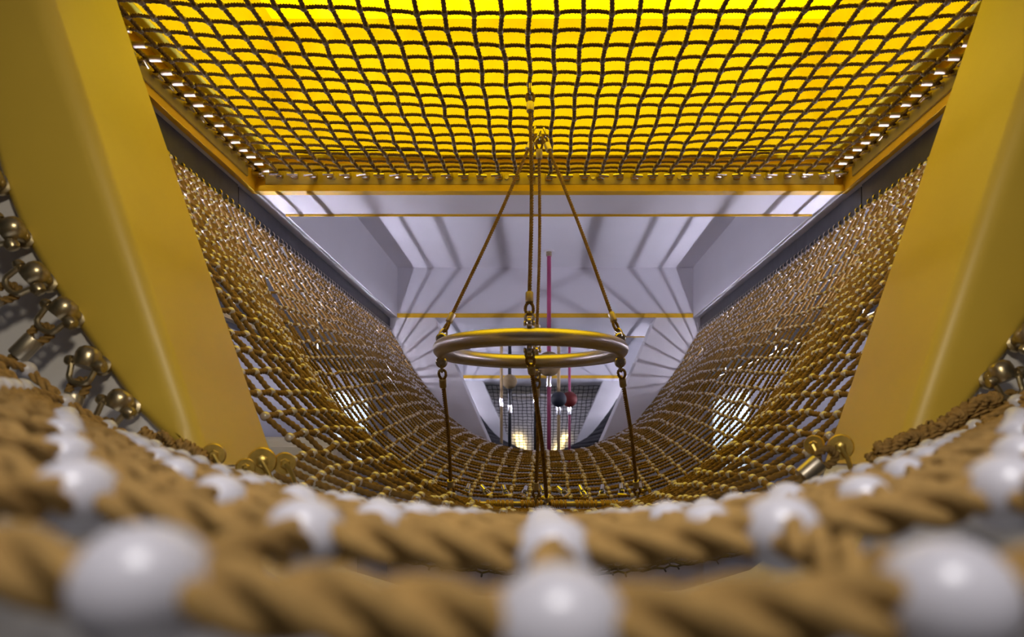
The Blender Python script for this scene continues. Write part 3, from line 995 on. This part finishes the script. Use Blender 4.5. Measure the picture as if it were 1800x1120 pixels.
# ------------------------------------------------------------------ lashed bar at the seam below the ring
BY, BZ = 3.172, -0.240
lb = thing('lashed_bar', 'steel bar wrapped in straw twine where the net halves meet under the ring', 'bar', (0.035, BY, BZ))
MB().lathe([(0, -0.40), (0.013, -0.40), (0.013, 0.40), (0, 0.40)], axis='X', k=14).obj('bar', M_FERR, lb)
x = -0.39
while x < 0.38:
    wlen = random.uniform(0.07, 0.13)
    n_t = int(wlen / 0.0065)
    q_ = np.linspace(0, n_t * 2 * PI, n_t * 12)
    P = np.stack([x + q_ / (2 * PI) * 0.0065 + 0.003 * np.sin(q_ * 0.31), 0.0165 * np.cos(q_), 0.0165 * np.sin(q_)], 1)
    tw = MB().tube(P, 0.0034, 5, ref=(1, 0, 0))
    tw.obj('twine_wrap', M_TWINE, lb)
    x += wlen + random.uniform(0.004, 0.035)
big = MB()
for sgx in (-1, 1):
    pass
a = np.linspace(0, PI, 9)
sm = MB()
sm.tube([(-0.012, 0, -0.03)] + [(-0.012 * math.cos(q_), 0, 0.012 * math.sin(q_)) for q_ in a] + [(0.012, 0, -0.03)], 0.0045, 8, ref=(0, 1, 0))
sm.lathe([(0, -0.02), (0.007, -0.02), (0.007, 0.02), (0, 0.02)], axis='X', k=8, c=(0, 0, -0.022))
sm.lathe([(0.004, 0.0), (0.012, 0.001), (0.012, 0.034), (0.004, 0.035)], axis='Z', k=12, c=(0, 0.0, 0.008))
smm = sm.mesh('shackle', M_CHROME)
for n_, xx in enumerate(np.linspace(-0.33, 0.45, 10)):
    zz = BZ + 0.045 + 0.06 * (xx - 0.03) ** 2
    o = link('shackle', smm, loc=(xx, 3.235, zz))
    o.rotation_euler = (-0.9, random.uniform(-0.7, 0.7), random.uniform(-0.5, 0.5))
    tag(o, 'bright little shackle in the row just behind the twine-wrapped bar', 'shackle', 'shackles behind the lashed bar')


# ------------------------------------------------------------------ poles with balls
def ball_pole(x, y, ztop, zbot, r, mp, ball, label, collar=None, mc=M_CHROME):
    t = thing('ball_pole' if ball else 'pole', label, 'pole', (x, y, zbot))
    MB().lathe([(0, 0), (r, 0), (r, ztop - zbot), (0, ztop - zbot)], k=16).obj('pole', mp, t)
    MB().lathe([(0, -0.012), (r * 2.4, -0.012), (r * 2.6, -0.006), (r * 2.6, 0), (0, 0)], k=20, c=(0, 0, ztop - zbot)).obj('flange', M_WALL, t)
    MB().lathe([(0, -0.05), (r * 1.35, -0.05), (r * 1.35, -0.012), (0, -0.012)], k=16, c=(0, 0, ztop - zbot)).obj('socket', M_BRASSY, t)
    if ball:
        zb, rb, mb_ = ball
        V, F = sphere_geo(rb, 32, 20)
        link('ball', fast_mesh('ball', V, F, mb_, True), t, loc=(0, 0, zb - zbot))
    if collar:
        z0, z1 = collar
        MB().lathe([(r * 1.0, z0 - zbot), (r * 1.3, z0 - zbot + 0.005), (r * 1.3, z1 - zbot), (r * 1.0, z1 - zbot + 0.005)], k=16).obj('sleeve', mc, t)
    return t


def px(u, v, y):
    return ((u - 950) / 1270 * y, (790 - v) / 1270 * y)


Y1 = 6.25
x, z = px(965, 640, Y1)
ball_pole(x, Y1, 1.72, -0.02, 0.018, M_PINK, (z, 0.108, M_BEIGE), 'tall pink pole with the largest beige ball, right behind the ring', (z - 0.20, z - 0.10))
Y2 = 9.0
x, z = px(896, 671, Y2)
ball_pole(x, Y2, 1.72, -0.30, 0.022, M_BLACK, (z, 0.092, M_BEIGE), 'black pole with a beige ball, seen through the left half of the ring', (0.45, 0.55))
x, z = px(883, 700, Y2)
ball_pole(x, 8.8, 1.72, -0.30, 0.018, M_TAN, None, 'plain tan pole left of the black ball pole', (0.52, 0.62))
x, z = px(982, 702, Y2)
ball_pole(x, Y2, 1.72, -0.30, 0.021, M_TAN, (z, 0.098, M_NAVY), 'tan pole carrying a dark navy ball', (z - 0.20, z - 0.10))
x, z = px(1001, 702, 9.6)
ball_pole(x, 9.6, 1.72, -0.30, 0.018, M_PINK, (z, 0.105, M_RED), 'thin pink pole with a red ball just behind the navy one', (z - 0.21, z - 0.11))
x, z = px(941, 700, 8.6)
ball_pole(x, 8.6, 1.72, -0.30, 0.020, M_BLACK, None, 'plain black pole behind the two middle ropes under the ring', (0.55, 0.66))

# ------------------------------------------------------------------ things outside and under the net
cb = thing('cabinet', 'cream cabinet standing outside the net by the left panel tip', 'cabinet', (-1.72, 4.6, -1.5))
MB().bev_box(-0.42, 0.42, 0, 0.55, 0, 1.58, 0.03, 3).obj('body', M_CREAM, cb)
for xx in (-0.21, 0.21):
    d_ = MB().bev_box(xx - 0.20, xx + 0.20, -0.02, 0.0, 0.06, 1.52, 0.006, 1).obj('door', M_CREAM, cb)
    MB().tube([(xx - 0.17 * np.sign(xx), -0.045, 1.25), (xx - 0.17 * np.sign(xx), -0.045, 1.40)], 0.008, 8, ref=(1, 0, 0)).obj('handle', M_STEEL, d_)
st = thing('stool', 'dark red padded stool on the floor seen below the nearest rope', 'stool', (-1.05, 4.3, -1.5))
MB().lathe([(0, 0.42), (0.23, 0.42), (0.25, 0.45), (0.25, 0.52), (0.22, 0.56), (0, 0.57)], k=28).obj('seat', M_REDPAD, st)
MB().lathe([(0, 0), (0.17, 0), (0.17, 0.02), (0.03, 0.05), (0.03, 0.42), (0, 0.42)], k=20).obj('base', M_DARK, st)
pf = thing('pouf', 'yellow pouf on the floor seen below the nearest rope', 'pouf', (-1.55, 3.7, -1.5))
MB().lathe([(0, 0), (0.26, 0), (0.31, 0.08), (0.32, 0.22), (0.30, 0.36), (0.22, 0.42), (0, 0.43)], k=28).obj('cushion', M_OLIVE, pf)
MB().lathe([(0, 0.425), (0.02, 0.425), (0.02, 0.438), (0, 0.44)], k=12).obj('button', M_OLIVE, pf)
